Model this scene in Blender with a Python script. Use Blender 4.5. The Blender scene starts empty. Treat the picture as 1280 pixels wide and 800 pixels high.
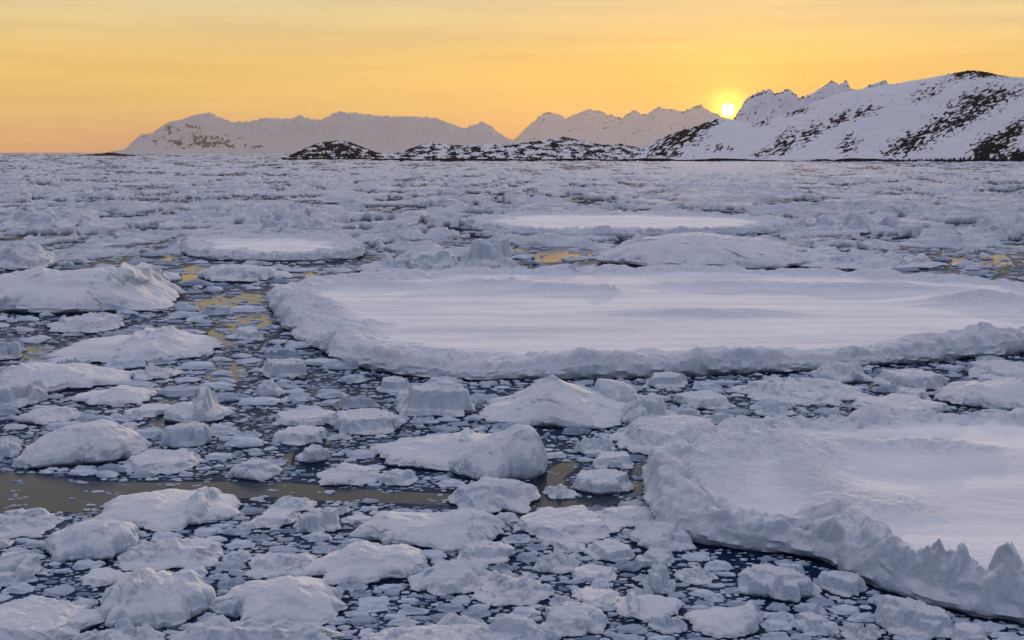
import bpy, math, random
import numpy as np

random.seed(11)
rng = np.random.default_rng(11)
sc = bpy.context.scene
col = sc.collection
R = math.radians

# ------------------------------------------------------------------ camera model
CAM_H, FPX, HOR = 12.0, 1545.0, 190.5
PITCH = math.atan((400.0 - HOR) / FPX)
CP, SP = math.cos(PITCH), math.sin(PITCH)


def ray(px, py):
    dx = (np.asarray(px, float) - 640.0) / FPX
    dy = (400.0 - np.asarray(py, float)) / FPX
    return dx, CP + dy * SP, -SP + dy * CP


def G(px, py):
    """picture point -> point on the water"""
    x, y, z = ray(px, py)
    t = CAM_H / np.maximum(-z, 1e-6)
    return x * t, y * t


def at_depth(px, py, Y):
    x, y, z = ray(px, py)
    t = Y / y
    return x * t, CAM_H + z * t


def project(X, Y, Z=0.0):
    dz = Z - CAM_H
    f = Y * CP - dz * SP
    u = Y * SP + dz * CP
    return 640 + FPX * X / f, 400 - FPX * u / f


# ------------------------------------------------------------------ noise
def _h(ix, iy, seed):
    h = (ix.astype(np.int64) * 374761393 + iy.astype(np.int64) * 668265263 + seed * 974634541) & 0xFFFFFFFF
    h = ((h ^ (h >> 13)) * 1274126177) & 0xFFFFFFFF
    h = ((h ^ (h >> 16)) * 2246822519) & 0xFFFFFFFF
    return h ^ (h >> 15)


_ANG = np.arange(256) / 256 * 2 * math.pi
_GX, _GY = np.cos(_ANG), np.sin(_ANG)


def noise(x, y, seed=0):
    x = np.asarray(x, float); y = np.asarray(y, float)
    x, y = np.broadcast_arrays(x, y)
    ix = np.floor(x); iy = np.floor(y)
    fx = x - ix; fy = y - iy
    u = fx * fx * fx * (fx * (fx * 6 - 15) + 10)
    v = fy * fy * fy * (fy * (fy * 6 - 15) + 10)

    def g(ox, oy):
        k = _h(ix + ox, iy + oy, seed) & 255
        return _GX[k] * (fx - ox) + _GY[k] * (fy - oy)
    a = g(0, 0) * (1 - u) + g(1, 0) * u
    b = g(0, 1) * (1 - u) + g(1, 1) * u
    return (a * (1 - v) + b * v) * 1.5


def fbm(x, y, seed=0, octv=4, gain=0.5):
    s, a, n = 0.0, 1.0, 0.0
    for k in range(octv):
        s = s + a * noise(x * 2 ** k + 7.3 * k, y * 2 ** k - 3.1 * k, seed + k * 17)
        n += a; a *= gain
    return s / n


def ridged(x, y, seed=0, octv=4, gain=0.55):
    s, a, n = 0.0, 1.0, 0.0
    for k in range(octv):
        s = s + a * (1 - 2.2 * np.abs(noise(x * 2 ** k + 4.1 * k, y * 2 ** k + 9.7 * k, seed + k * 23)))
        n += a; a *= gain
    return s / n


def worley(x, y, seed=0):
    """F1, F2 and a random value of the nearest cell"""
    ix = np.floor(x); iy = np.floor(y)
    f1 = np.full(x.shape, 9.0); f2 = np.full(x.shape, 9.0); idv = np.zeros(x.shape)
    for oy in (-1, 0, 1):
        for ox in (-1, 0, 1):
            h = _h(ix + ox, iy + oy, seed)
            cx = ix + ox + (h & 1023) / 1023.0
            cy = iy + oy + ((h >> 10) & 1023) / 1023.0
            d = np.hypot(x - cx, y - cy)
            r = ((h >> 20) & 1023) / 1023.0
            near = d < f1
            f2 = np.where(near, f1, np.minimum(f2, d))
            idv = np.where(near, r, idv)
            f1 = np.where(near, d, f1)
    return f1, f2, idv


def facet(x, y, seed=0, tilt=0.9):
    """broken slabs: every cell is a tilted plane of its own height; also the gap measure F2-F1"""
    ix = np.floor(x); iy = np.floor(y)
    f1 = np.full(x.shape, 9.0); f2 = np.full(x.shape, 9.0); val = np.zeros(x.shape)
    for oy in (-1, 0, 1):
        for ox in (-1, 0, 1):
            h = _h(ix + ox, iy + oy, seed)
            dx = x - (ix + ox + (h & 1023) / 1023.0)
            dy = y - (iy + oy + ((h >> 10) & 1023) / 1023.0)
            d = np.hypot(dx, dy)
            r = ((h >> 20) & 1023) / 1023.0
            a = ((h >> 4) & 255) / 255.0 * 6.2832
            v = r + tilt * (np.cos(a) * dx + np.sin(a) * dy)
            near = d < f1
            f2 = np.where(near, f1, np.minimum(f2, d))
            val = np.where(near, v, val)
            f1 = np.where(near, d, f1)
    return val, f2 - f1


def soften(M, n=2, k=2):
    """box blur of a mask"""
    for _ in range(n):
        for ax in (0, 1):
            M = sum(np.roll(M, j, ax) for j in range(-k, k + 1)) / (2 * k + 1)
    return M


def sstep(a, b, x):
    t = np.clip((x - a) / (b - a), 0, 1)
    return t * t * (3 - 2 * t)


# ------------------------------------------------------------------ mesh helpers
def make_mesh(name, verts, quads=None, tris=None, smooth=True):
    me = bpy.data.meshes.new(name)
    verts = np.ascontiguousarray(verts, dtype=np.float32)
    nq = 0 if quads is None else len(quads)
    nt = 0 if tris is None else len(tris)
    me.vertices.add(len(verts))
    me.vertices.foreach_set('co', verts.ravel())
    loops = []
    if nq: loops.append(np.asarray(quads, np.int32).ravel())
    if nt: loops.append(np.asarray(tris, np.int32).ravel())
    loops = np.concatenate(loops)
    me.loops.add(len(loops))
    me.loops.foreach_set('vertex_index', loops)
    me.polygons.add(nq + nt)
    starts = np.concatenate([np.arange(nq) * 4, nq * 4 + np.arange(nt) * 3]).astype(np.int32)
    me.polygons.foreach_set('loop_start', starts)
    me.polygons.foreach_set('use_smooth', np.full(nq + nt, smooth, dtype=bool))
    me.update(calc_edges=True)
    return me


def grid_quads(nr, nc, wrap=False):
    i = np.arange(nr - 1)[:, None]
    j = np.arange(nc if wrap else nc - 1)[None, :]
    j2 = (j + 1) % nc
    a = i * nc + j; b = i * nc + j2; c = (i + 1) * nc + j2; d = (i + 1) * nc + j
    return np.stack([a, b, c, d], -1).reshape(-1, 4)


def link(name, me, mat, label=None, cat=None, group=None, kind=None, loc=(0, 0, 0), parent=None):
    o = bpy.data.objects.new(name, me)
    col.objects.link(o)
    if mat is not None: me.materials.append(mat)
    o.location = loc
    if parent is not None: o.parent = parent
    if label: o['label'] = label
    if cat: o['category'] = cat
    if group: o['group'] = group
    if kind: o['kind'] = kind
    return o


def point_attr(me, name, vals):
    a = me.attributes.new(name, 'FLOAT', 'POINT')
    a.data.foreach_set('value', np.ascontiguousarray(vals, np.float32).ravel())


# ------------------------------------------------------------------ materials
def new_mat(name):
    m = bpy.data.materials.new(name); m.use_nodes = True
    nt = m.node_tree
    return m, nt, nt.nodes['Principled BSDF'], nt.nodes['Material Output']


def N(nt, t, **kw):
    n = nt.nodes.new(t)
    for k, v in kw.items():
        if k in n.inputs.keys() if isinstance(k, str) else False:
            n.inputs[k].default_value = v
        else:
            setattr(n, k, v)
    return n


def ramp(nt, stops):
    n = nt.nodes.new('ShaderNodeValToRGB')
    el = n.color_ramp.elements
    while len(el) > 1: el.remove(el[-1])
    el[0].position = stops[0][0]; el[0].color = (*stops[0][1], 1)
    for p, c in stops[1:]:
        e = el.new(p); e.color = (*c, 1)
    return n


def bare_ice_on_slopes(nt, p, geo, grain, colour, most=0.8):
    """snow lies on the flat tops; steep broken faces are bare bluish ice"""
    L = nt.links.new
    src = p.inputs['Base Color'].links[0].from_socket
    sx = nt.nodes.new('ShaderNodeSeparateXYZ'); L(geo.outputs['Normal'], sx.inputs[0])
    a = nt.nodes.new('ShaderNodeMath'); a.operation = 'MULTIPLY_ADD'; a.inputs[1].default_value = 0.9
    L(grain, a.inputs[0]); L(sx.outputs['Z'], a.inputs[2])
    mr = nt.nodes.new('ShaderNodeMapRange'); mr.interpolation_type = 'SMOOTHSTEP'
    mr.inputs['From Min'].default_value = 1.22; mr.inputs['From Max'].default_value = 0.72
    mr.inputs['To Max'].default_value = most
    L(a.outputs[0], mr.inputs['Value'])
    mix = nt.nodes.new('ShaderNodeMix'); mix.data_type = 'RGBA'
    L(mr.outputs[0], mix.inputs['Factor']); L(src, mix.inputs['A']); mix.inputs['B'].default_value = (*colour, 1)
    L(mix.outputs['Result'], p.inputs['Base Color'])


def snow_material(name, scale=1.0, bump=0.5, snow=(0.86, 0.86, 0.87), ice=(0.58, 0.67, 0.74), amount=0.45, rough=0.8, spec=0.12):
    m, nt, p, out = new_mat(name)
    L = nt.links.new
    geo = nt.nodes.new('ShaderNodeNewGeometry')
    n1 = N(nt, 'ShaderNodeTexNoise'); n1.inputs['Scale'].default_value = 0.55 * scale; n1.inputs['Detail'].default_value = 6; n1.inputs['Roughness'].default_value = 0.6
    n2 = N(nt, 'ShaderNodeTexNoise'); n2.inputs['Scale'].default_value = 4.5 * scale; n2.inputs['Detail'].default_value = 7; n2.inputs['Roughness'].default_value = 0.65
    n3 = N(nt, 'ShaderNodeTexVoronoi'); n3.inputs['Scale'].default_value = 3.0 * scale; n3.feature = 'F1'
    for n in (n1, n2, n3): L(geo.outputs['Position'], n.inputs['Vector'])
    r = ramp(nt, [(0.42, (0, 0, 0)), (0.66, (amount,) * 3)])
    add = nt.nodes.new('ShaderNodeMath'); add.operation = 'MULTIPLY_ADD'
    L(n2.outputs['Fac'], add.inputs[0]); add.inputs[1].default_value = 0.45
    mul = nt.nodes.new('ShaderNodeMath'); mul.operation = 'MULTIPLY'; mul.inputs[1].default_value = 0.6
    L(n1.outputs['Fac'], mul.inputs[0]); L(mul.outputs[0], add.inputs[2])
    L(add.outputs[0], r.inputs[0])
    mix = nt.nodes.new('ShaderNodeMix'); mix.data_type = 'RGBA'
    mix.inputs['A'].default_value = (*snow, 1); mix.inputs['B'].default_value = (*ice, 1)
    L(r.outputs[0], mix.inputs['Factor']); L(mix.outputs['Result'], p.inputs['Base Color'])
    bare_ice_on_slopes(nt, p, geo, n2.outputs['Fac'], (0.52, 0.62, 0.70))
    b1 = nt.nodes.new('ShaderNodeBump'); b1.inputs['Strength'].default_value = bump; b1.inputs['Distance'].default_value = 0.22 / scale
    L(n2.outputs['Fac'], b1.inputs['Height'])
    b2 = nt.nodes.new('ShaderNodeBump'); b2.inputs['Strength'].default_value = bump * 0.5; b2.inputs['Distance'].default_value = 0.12 / scale
    L(n3.outputs['Distance'], b2.inputs['Height']); L(b1.outputs[0], b2.inputs['Normal'])
    L(b2.outputs[0], p.inputs['Normal'])
    p.inputs['Roughness'].default_value = rough
    p.inputs['Specular IOR Level'].default_value = spec
    return m


def tint_by(mat, attr, colour, rough=None):
    nt = mat.node_tree; p = nt.nodes['Principled BSDF']; L = nt.links.new
    src = p.inputs['Base Color'].links[0].from_socket
    at = nt.nodes.new('ShaderNodeAttribute'); at.attribute_name = attr
    mix = nt.nodes.new('ShaderNodeMix'); mix.data_type = 'RGBA'
    L(at.outputs['Fac'], mix.inputs['Factor']); L(src, mix.inputs['A']); mix.inputs['B'].default_value = (*colour, 1)
    L(mix.outputs['Result'], p.inputs['Base Color'])


M_block = snow_material('block_ice', 1.0, 0.6, ice=(0.56, 0.67, 0.75), amount=0.55)
M_brash = snow_material('brash_ice_crust', 2.2, 0.45, snow=(0.74, 0.78, 0.84), ice=(0.50, 0.61, 0.70), amount=0.7)
M_pack = snow_material('pack_ice_crust', 0.35, 0.6, snow=(0.76, 0.78, 0.82), ice=(0.42, 0.50, 0.58), amount=0.85, rough=0.95, spec=0.05)
tint_by(M_brash, 'wet', (0.13, 0.20, 0.31))
tint_by(M_pack, 'gap', (0.022, 0.042, 0.085))


for _m in (M_block,):
    _p = _m.node_tree.nodes['Principled BSDF']
    _p.inputs['Subsurface Weight'].default_value = 0.25
    _p.inputs['Subsurface Radius'].default_value = (0.6, 0.8, 1.0)
    _p.inputs['Subsurface Scale'].default_value = 0.18


def floe_material():
    """snow crust: rough rubble where attribute rub is 1, wind-packed smooth snow elsewhere"""
    m, nt, p, out = new_mat('floe_snow')
    L = nt.links.new
    geo = nt.nodes.new('ShaderNodeNewGeometry')
    att = nt.nodes.new('ShaderNodeAttribute'); att.attribute_name = 'rub'
    n1 = N(nt, 'ShaderNodeTexNoise'); n1.inputs['Scale'].default_value = 3.2; n1.inputs['Detail'].default_value = 7; n1.inputs['Roughness'].default_value = 0.62
    L(geo.outputs['Position'], n1.inputs['Vector'])
    mp = nt.nodes.new('ShaderNodeMapping'); mp.inputs['Scale'].default_value = (0.10, 0.45, 0.3)
    mp.inputs['Rotation'].default_value = (0, 0, 0.12)
    L(geo.outputs['Position'], mp.inputs['Vector'])
    n2 = N(nt, 'ShaderNodeTexNoise'); n2.inputs['Scale'].default_value = 1.0; n2.inputs['Detail'].default_value = 6; n2.inputs['Roughness'].default_value = 0.6
    L(mp.outputs[0], n2.inputs['Vector'])
    icec = ramp(nt, [(0.45, (0.83, 0.84, 0.87)), (0.72, (0.58, 0.68, 0.75))])
    L(n1.outputs['Fac'], icec.inputs[0])
    snowc = ramp(nt, [(0.34, (0.78, 0.79, 0.83)), (0.60, (0.95, 0.94, 0.94))])
    L(n2.outputs['Fac'], snowc.inputs[0])
    mix = nt.nodes.new('ShaderNodeMix'); mix.data_type = 'RGBA'
    L(att.outputs['Fac'], mix.inputs['Factor']); L(snowc.outputs[0], mix.inputs['A']); L(icec.outputs[0], mix.inputs['B'])
    L(mix.outputs['Result'], p.inputs['Base Color'])
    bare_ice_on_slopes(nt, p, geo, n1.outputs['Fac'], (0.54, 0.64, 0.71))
    s = nt.nodes.new('ShaderNodeMath'); s.operation = 'MULTIPLY_ADD'; s.inputs[1].default_value = 0.5; s.inputs[2].default_value = 0.16
    L(att.outputs['Fac'], s.inputs[0])
    b1 = nt.nodes.new('ShaderNodeBump'); b1.inputs['Distance'].default_value = 0.28
    L(s.outputs[0], b1.inputs['Strength']); L(n1.outputs['Fac'], b1.inputs['Height'])
    b2 = nt.nodes.new('ShaderNodeBump'); b2.inputs['Distance'].default_value = 0.35; b2.inputs['Strength'].default_value = 0.28
    L(n2.outputs['Fac'], b2.inputs['Height']); L(b1.outputs[0], b2.inputs['Normal'])
    L(b2.outputs[0], p.inputs['Normal'])
    p.inputs['Roughness'].default_value = 1.0
    p.inputs['Specular IOR Level'].default_value = 0.03
    return m


M_floe = floe_material()


def mountain_material(name, snow=(0.80, 0.80, 0.83), rock=(0.008, 0.008, 0.013), scale=0.06):
    m, nt, p, out = new_mat(name)
    L = nt.links.new
    geo = nt.nodes.new('ShaderNodeNewGeometry')
    att = nt.nodes.new('ShaderNodeAttribute'); att.attribute_name = 'rock'
    n1 = N(nt, 'ShaderNodeTexNoise'); n1.inputs['Scale'].default_value = scale; n1.inputs['Detail'].default_value = 8; n1.inputs['Roughness'].default_value = 0.65
    L(geo.outputs['Position'], n1.inputs['Vector'])
    a = nt.nodes.new('ShaderNodeMath'); a.operation = 'MULTIPLY_ADD'; a.inputs[1].default_value = 0.8; a.inputs[2].default_value = -0.4
    L(n1.outputs['Fac'], a.inputs[0])
    b = nt.nodes.new('ShaderNodeMath'); b.operation = 'ADD'
    L(a.outputs[0], b.inputs[0]); L(att.outputs['Fac'], b.inputs[1])
    r = ramp(nt, [(0.44, (0, 0, 0)), (0.56, (1, 1, 1))])
    L(b.outputs[0], r.inputs[0])
    mix = nt.nodes.new('ShaderNodeMix'); mix.data_type = 'RGBA'
    mix.inputs['A'].default_value = (*snow, 1); mix.inputs['B'].default_value = (*rock, 1)
    L(r.outputs[0], mix.inputs['Factor']); L(mix.outputs['Result'], p.inputs['Base Color'])
    bp = nt.nodes.new('ShaderNodeBump'); bp.inputs['Strength'].default_value = 0.5; bp.inputs['Distance'].default_value = 0.4 / scale
    L(n1.outputs['Fac'], bp.inputs['Height']); L(bp.outputs[0], p.inputs['Normal'])
    p.inputs['Roughness'].default_value = 0.85
    p.inputs['Specular IOR Level'].default_value = 0.0
    return m


def water_material(name, col_, rough, wave, spec=0.5, slush=False):
    m, nt, p, out = new_mat(name)
    L = nt.links.new
    geo = nt.nodes.new('ShaderNodeNewGeometry')
    p.inputs['Base Color'].default_value = (*col_, 1)
    p.inputs['IOR'].default_value = 1.33
    p.inputs['Roughness'].default_value = rough; p.inputs['Specular IOR Level'].default_value = spec
    mp = nt.nodes.new('ShaderNodeMapping'); mp.inputs['Scale'].default_value = (1.6, 2.6, 1)
    L(geo.outputs['Position'], mp.inputs['Vector'])
    n1 = N(nt, 'ShaderNodeTexNoise'); n1.inputs['Scale'].default_value = 1.5; n1.inputs['Detail'].default_value = 5; n1.inputs['Roughness'].default_value = 0.6
    L(mp.outputs[0], n1.inputs['Vector'])
    n2 = N(nt, 'ShaderNodeTexNoise'); n2.inputs['Scale'].default_value = 0.12; n2.inputs['Detail'].default_value = 3
    L(geo.outputs['Position'], n2.inputs['Vector'])
    r = ramp(nt, [(0.40, (wave * 0.5,) * 3), (0.62, (wave,) * 3)])
    L(n2.outputs['Fac'], r.inputs[0])
    b = nt.nodes.new('ShaderNodeBump'); b.inputs['Distance'].default_value = 0.1
    if slush: add_slush(nt, p, geo)
    L(r.outputs[0], b.inputs['Strength']); L(n1.outputs['Fac'], b.inputs['Height']); L(b.outputs[0], p.inputs['Normal'])
    return m


def add_slush(nt, p, geo):
    """grease ice and crushed slush drifting in patches on the open water"""
    L = nt.links.new
    a = N(nt, 'ShaderNodeTexNoise'); a.inputs['Scale'].default_value = 0.45; a.inputs['Detail'].default_value = 5
    b = N(nt, 'ShaderNodeTexNoise'); b.inputs['Scale'].default_value = 5.5; b.inputs['Detail'].default_value = 6; b.inputs['Roughness'].default_value = 0.7
    for n in (a, b): L(geo.outputs['Position'], n.inputs['Vector'])
    m = nt.nodes.new('ShaderNodeMath'); m.operation = 'MULTIPLY'
    L(a.outputs['Fac'], m.inputs[0]); L(b.outputs['Fac'], m.inputs[1])
    r = ramp(nt, [(0.20, (0.004, 0.016, 0.052)), (0.30, (0.014, 0.036, 0.085)), (0.40, (0.09, 0.14, 0.22))])
    L(m.outputs[0], r.inputs[0]); L(r.outputs[0], p.inputs['Base Color'])


M_water = water_material('sea_water', (0.004, 0.018, 0.058), 0.28, 0.6, 0.025, slush=True)
M_calm = water_material('calm_lead_water', (0.016, 0.030, 0.046), 0.07, 0.15, 0.12)

# ------------------------------------------------------------------ sea
xs = np.array([-60000, 60000.0])
me = make_mesh('sea', np.array([(-60000, -2000, 0), (60000, -2000, 0), (60000, 70000, 0), (-60000, 70000, 0)], float), quads=[(0, 1, 2, 3)])
link('sea', me, M_water, 'dark navy sea between the drifting ice', 'sea', kind='structure')

# ------------------------------------------------------------------ large floes
FLOE_POLYS = []          # world outlines, to keep loose pieces away


def catmull(P, n):
    P = np.asarray(P, float); k = len(P)
    out = []
    for i in range(k):
        p0, p1, p2, p3 = P[i - 1], P[i], P[(i + 1) % k], P[(i + 2) % k]
        t = np.linspace(0, 1, 40, endpoint=False)[:, None]
        out.append(0.5 * (2 * p1 + (p2 - p0) * t + (2 * p0 - 5 * p1 + 4 * p2 - p3) * t ** 2 + (3 * p1 - p0 - 3 * p2 + p3) * t ** 3))
    out = np.concatenate(out)
    out = np.vstack([out, out[:1]])
    # denser samples on the side nearer the viewer
    seg = np.hypot(*np.diff(out, axis=0).T)
    w = seg / np.maximum(10, 0.5 * (out[1:, 1] + out[:-1, 1])) ** 1.2
    s = np.concatenate([[0], np.cumsum(w)])
    t = np.linspace(0, s[-1], n, endpoint=False)
    return np.stack([np.interp(t, s, out[:, 0]), np.interp(t, s, out[:, 1])], -1)


def floe(name, label, poly, flat=0.6, rim=0.8, rimw=3.0, seed=1, ns=1500, bumps=(), edge_noise=0.5, group=None, rub=0.22, rub_scale=1.8, world=False, back=None, dips=()):
    P = np.array(poly, float)
    if not world:
        X, Y = G(P[:, 0], P[:, 1]); P = np.stack([X, Y], -1)
    C = P.mean(0)
    Q = catmull(P, ns)
    d = Q - C; L = np.hypot(d[:, 0], d[:, 1]); U = d / L[:, None]
    en = edge_noise * (fbm(Q[:, 0] / 4.0, Q[:, 1] / 4.0, seed, 5, 0.55) + 0.4 * fbm(Q[:, 0] / 0.8, Q[:, 1] / 0.8, seed + 3, 3))
    Q = Q + U * en[:, None]
    L = L + en
    FLOE_POLYS.append(Q[::max(1, ns // 200)].copy())
    Lm = L.mean()
    dd = np.concatenate([np.linspace(0, 1, 26) ** 1.3 * rimw * 0.55, np.linspace(0.55, 2.2, 44)[1:] * rimw])
    dd = dd[dd < Lm * 0.7]
    fr = np.concatenate([dd / Lm, np.linspace(dd[-1] / Lm, 1.0, 26)[1:]])
    r = 1 - fr
    D = fr[:, None] * L[None, :]                                    # metres in from the edge
    XX = C[0] + (Q[None, :, 0] - C[0]) * r[:, None]
    YY = C[1] + (Q[None, :, 1] - C[1]) * r[:, None]
    wv = rimw * (0.75 + 0.9 * np.clip(fbm(Q[:, 0] / 9, Q[:, 1] / 9, seed + 5, 2) + 0.25, 0, 1))
    hv = rim * (0.55 + 0.95 * fbm(Q[:, 0] / 5.5, Q[:, 1] / 5.5, seed + 7, 4) + 0.08 * ridged(Q[:, 0] / 1.3, Q[:, 1] / 1.3, seed + 8, 3))
    if back is not None:                                            # lower rim on the far side
        hv = hv * np.where(d[:, 1] > 0, back, 1.0)
    hv = np.clip(hv, 0.1 * rim, None)
    t = D / wv[None, :]
    prof = sstep(-0.10, 0.10, t) * (1 - sstep(0.30, 1.0, t))
    rubm = (1 - sstep(0.75, 1.25, t + 0.25 * fbm(XX / 2, YY / 2, seed + 9, 2)))
    Z = flat * (0.62 + 0.38 * sstep(0, 0.12, t)) + hv[None, :] * prof
    fv, fg = facet(XX / rub_scale * 0.75, YY / rub_scale * 0.75, seed + 17, 0.9)
    fw, fh = facet(XX / rub_scale * 2.0, YY / rub_scale * 2.0, seed + 18, 0.9)
    Z += rub * rubm * (1.7 * np.minimum(np.maximum(fv, 0.0), fg * 2.6) - 0.4 + 0.8 * np.minimum(fw, fh * 2.5) - 0.3 + 0.15 * ridged(XX / rub_scale, YY / rub_scale, seed + 11, 4) + 0.3 * fbm(XX / (rub_scale * 0.45), YY / (rub_scale * 0.45), seed + 13, 3)) * sstep(0, 0.15, t)
    Z += (0.05 * fbm(XX / 12, YY / 4.0, seed + 15, 3) + 0.018 * ridged(XX / 3.0 + 0.5 * YY, YY / 1.1, seed + 19, 4)) * (1 - 0.6 * rubm)
    for b in bumps:
        bx, by, bh, brx, bry = b[:5]
        sharp = b[5] if len(b) > 5 else 0
        wx, wy = G(bx, by)
        lift = (CAM_H - flat - 0.4) / CAM_H
        wx, wy = wx * lift, wy * lift
        q = np.hypot((XX - wx) / brx, (YY - wy) / bry)
        q = q * (1 + 0.5 * fbm(XX * 2.3, YY * 2.3, seed + 27, 3)) if sharp else q
        g = np.minimum(np.clip(1 - q, 0, 1) * 1.5, 0.85 + 0.3 * noise(XX * 3, YY * 3, seed + 29)) if sharp else np.exp(-q * q)
        mod = 1 if sharp else (0.72 + 0.5 * ridged(XX / (brx * 0.8), YY / (bry * 0.8), seed + 21, 4))
        Z += bh * g * mod
        rubm = np.maximum(rubm, np.clip(g * 1.6, 0, 1))
    Z = np.maximum(Z, 0.12)
    # crumble the rim sideways so the wall is not a clean heightfield
    jx = 0.16 * fbm(XX / 0.7, YY / 0.7 + Z, seed + 31, 3) * rubm
    jy = 0.16 * fbm(XX / 0.7 + 9, YY / 0.7 - Z, seed + 33, 3) * rubm
    top = np.stack([XX + jx, YY + jy, Z], -1)
    # wall down to and under the water
    zt = Z[0]
    rows, rubr = [], []
    for f, ins in ((-0.35, 0.5), (-0.12, 0.28), (0.0, 0.16), (0.10, 0.05), (0.25, -0.10), (0.42, -0.16), (0.6, -0.15), (0.8, -0.07)):
        z = zt * f if f >= 0 else np.full_like(zt, f * 1.6)
        a = np.arctan2(d[:, 1], d[:, 0])
        nse = 0.26 * fbm(Q[:, 0] / 0.9 + 3 * f, Q[:, 1] / 0.9 + f * 5, seed + 41, 4) + 0.20 * fbm(Q[:, 0] / 2.5, Q[:, 1] / 2.5 + f * 2, seed + 43, 2)
        off = (-ins + nse * (1 if f < 0.7 else 0.5))
        rows.append(np.stack([Q[:, 0] + U[:, 0] * off, Q[:, 1] + U[:, 1] * off, z], -1))
        rubr.append(np.ones(ns))
    V = np.concatenate([np.stack(rows), top])
    RB = np.concatenate([np.stack(rubr), rubm])
    nr = V.shape[0]
    V[..., 0] -= C[0]; V[..., 1] -= C[1]
    me = make_mesh(name, V.reshape(-1, 3), quads=grid_quads(nr, ns, True))
    point_attr(me, 'rub', RB.reshape(-1))
    me.set_sharp_from_angle(angle=R(42))
    return link(name, me, M_floe, label, 'ice floe', group or 'large snow covered floes', loc=(C[0], C[1], 0))


floe('ice_floe', 'huge round floe with smooth snowy middle and raised rubble rim, centre of the picture',
     [(338, 382), (352, 408), (400, 440), (455, 462), (520, 473), (620, 475), (740, 474), (850, 472), (980, 466), (1100, 458), (1220, 449), (1340, 430), (1390, 405), (1350, 378), (1240, 362), (1100, 352), (950, 347), (800, 345), (640, 347), (500, 352), (400, 360), (352, 370)],
     flat=0.65, rim=0.78, rimw=4.2, seed=3, ns=1900, back=0.8, edge_noise=0.9, rub=0.15, rub_scale=2.0,
     bumps=[(378, 378, 1.0, 2.6, 3.0), (410, 388, 0.9, 1.5, 1.2), (884, 446, 0.30, 1.9, 1.0), (872, 446, 0.22, 0.7, 0.6, 1), (568, 446, 0.35, 0.4, 0.5, 1),
            (1245, 420, 0.6, 3.2, 1.4), (1225, 421, 0.4, 0.8, 0.8), (800, 447, 0.3, 3.0, 1.2), (715, 356, 0.5, 4.5, 3.0), (758, 360, 0.6, 1.0, 1.0), (470, 352, 0.5, 5, 2), (620, 352, 0.7, 4, 2), (900, 352, .6, 7, 2.2), (1080, 356, 0.6, 8, 2.5), (1230, 372, 0.9, 4, 3),
            (880, 385, 0.32, 7, 2.2), (640, 405, 0.12, 9, 1.6)])

floe('ice_floe', 'big near floe with toothed front wall and rubble heap, cut by the right edge',
     [(812, 590), (812, 622), (826, 655), (862, 678), (930, 690), (985, 694), (1036, 706), (1062, 722), (1110, 742), (1180, 762), (1290, 786), (1420, 818), (1600, 810), (1680, 690), (1600, 600), (1440, 560), (1300, 545), (1180, 540), (1060, 545), (960, 552), (880, 565)],
     flat=0.68, rim=0.46, rimw=2.2, seed=23, ns=2000, edge_noise=0.45, rub=0.27, rub_scale=1.5,
     bumps=[(870, 590, 0.55, 2.0, 2.6), (920, 565, 0.6, 2.2, 2.6), (985, 562, 0.6, 2.2, 2.8), (1015, 598, 0.42, 1.3, 2.2), (1048, 636, 0.42, 0.9, 1.6), (1085, 668, 0.42, 0.8, 0.8), (850, 640, 0.30, 1.0, 1.0), (1110, 690, 0.45, 0.6, 0.6),
            (1159, 700, 0.50, 0.34, 0.5, 1), (1166, 702, 0.36, 0.30, 0.5, 1), (1189, 706, 0.36, 0.40, 0.5, 1), (1197, 708, 0.30, 0.40, 0.5, 1), (1216, 711, 0.38, 0.36, 0.5, 1), (1257, 717, 0.46, 0.40, 0.5, 1), (1266, 719, 0.28, 0.6, 0.5, 1), (1310, 730, 0.4, 0.4, 0.5, 1), (1136, 696, 0.25, 0.4, 0.4, 1),
            (1060, 548, 0.35, 3, 1.6), (1180, 552, 0.4, 2.2, 1.0), (1100, 620, 0.22, 2.0, 1.6)])

floe('ice_floe', 'long flat floe of bright snow beyond the round floe, small open lead before it',
     [(585, 282), (600, 290), (660, 296), (760, 298), (880, 297), (970, 292), (990, 287), (960, 280), (880, 275), (760, 273), (660, 274), (605, 277)],
     flat=0.9, rim=0.55, rimw=5, seed=41, ns=700, edge_noise=1.2, bumps=[(930, 289, 0.6, 3, 3)])
floe('ice_floe', 'low flat floe with a thin bright snow strip, behind the shattered hummock at left',
     [(228, 312), (240, 322), (300, 327), (380, 328), (440, 325), (456, 317), (440, 308), (370, 303), (290, 303), (245, 306)],
     flat=0.75, rim=0.55, rimw=3.6, seed=43, ns=700, edge_noise=0.8, bumps=[(428, 319, 1.0, 3, 2.5), (450, 318, 1.1, 2, 2)])

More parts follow.
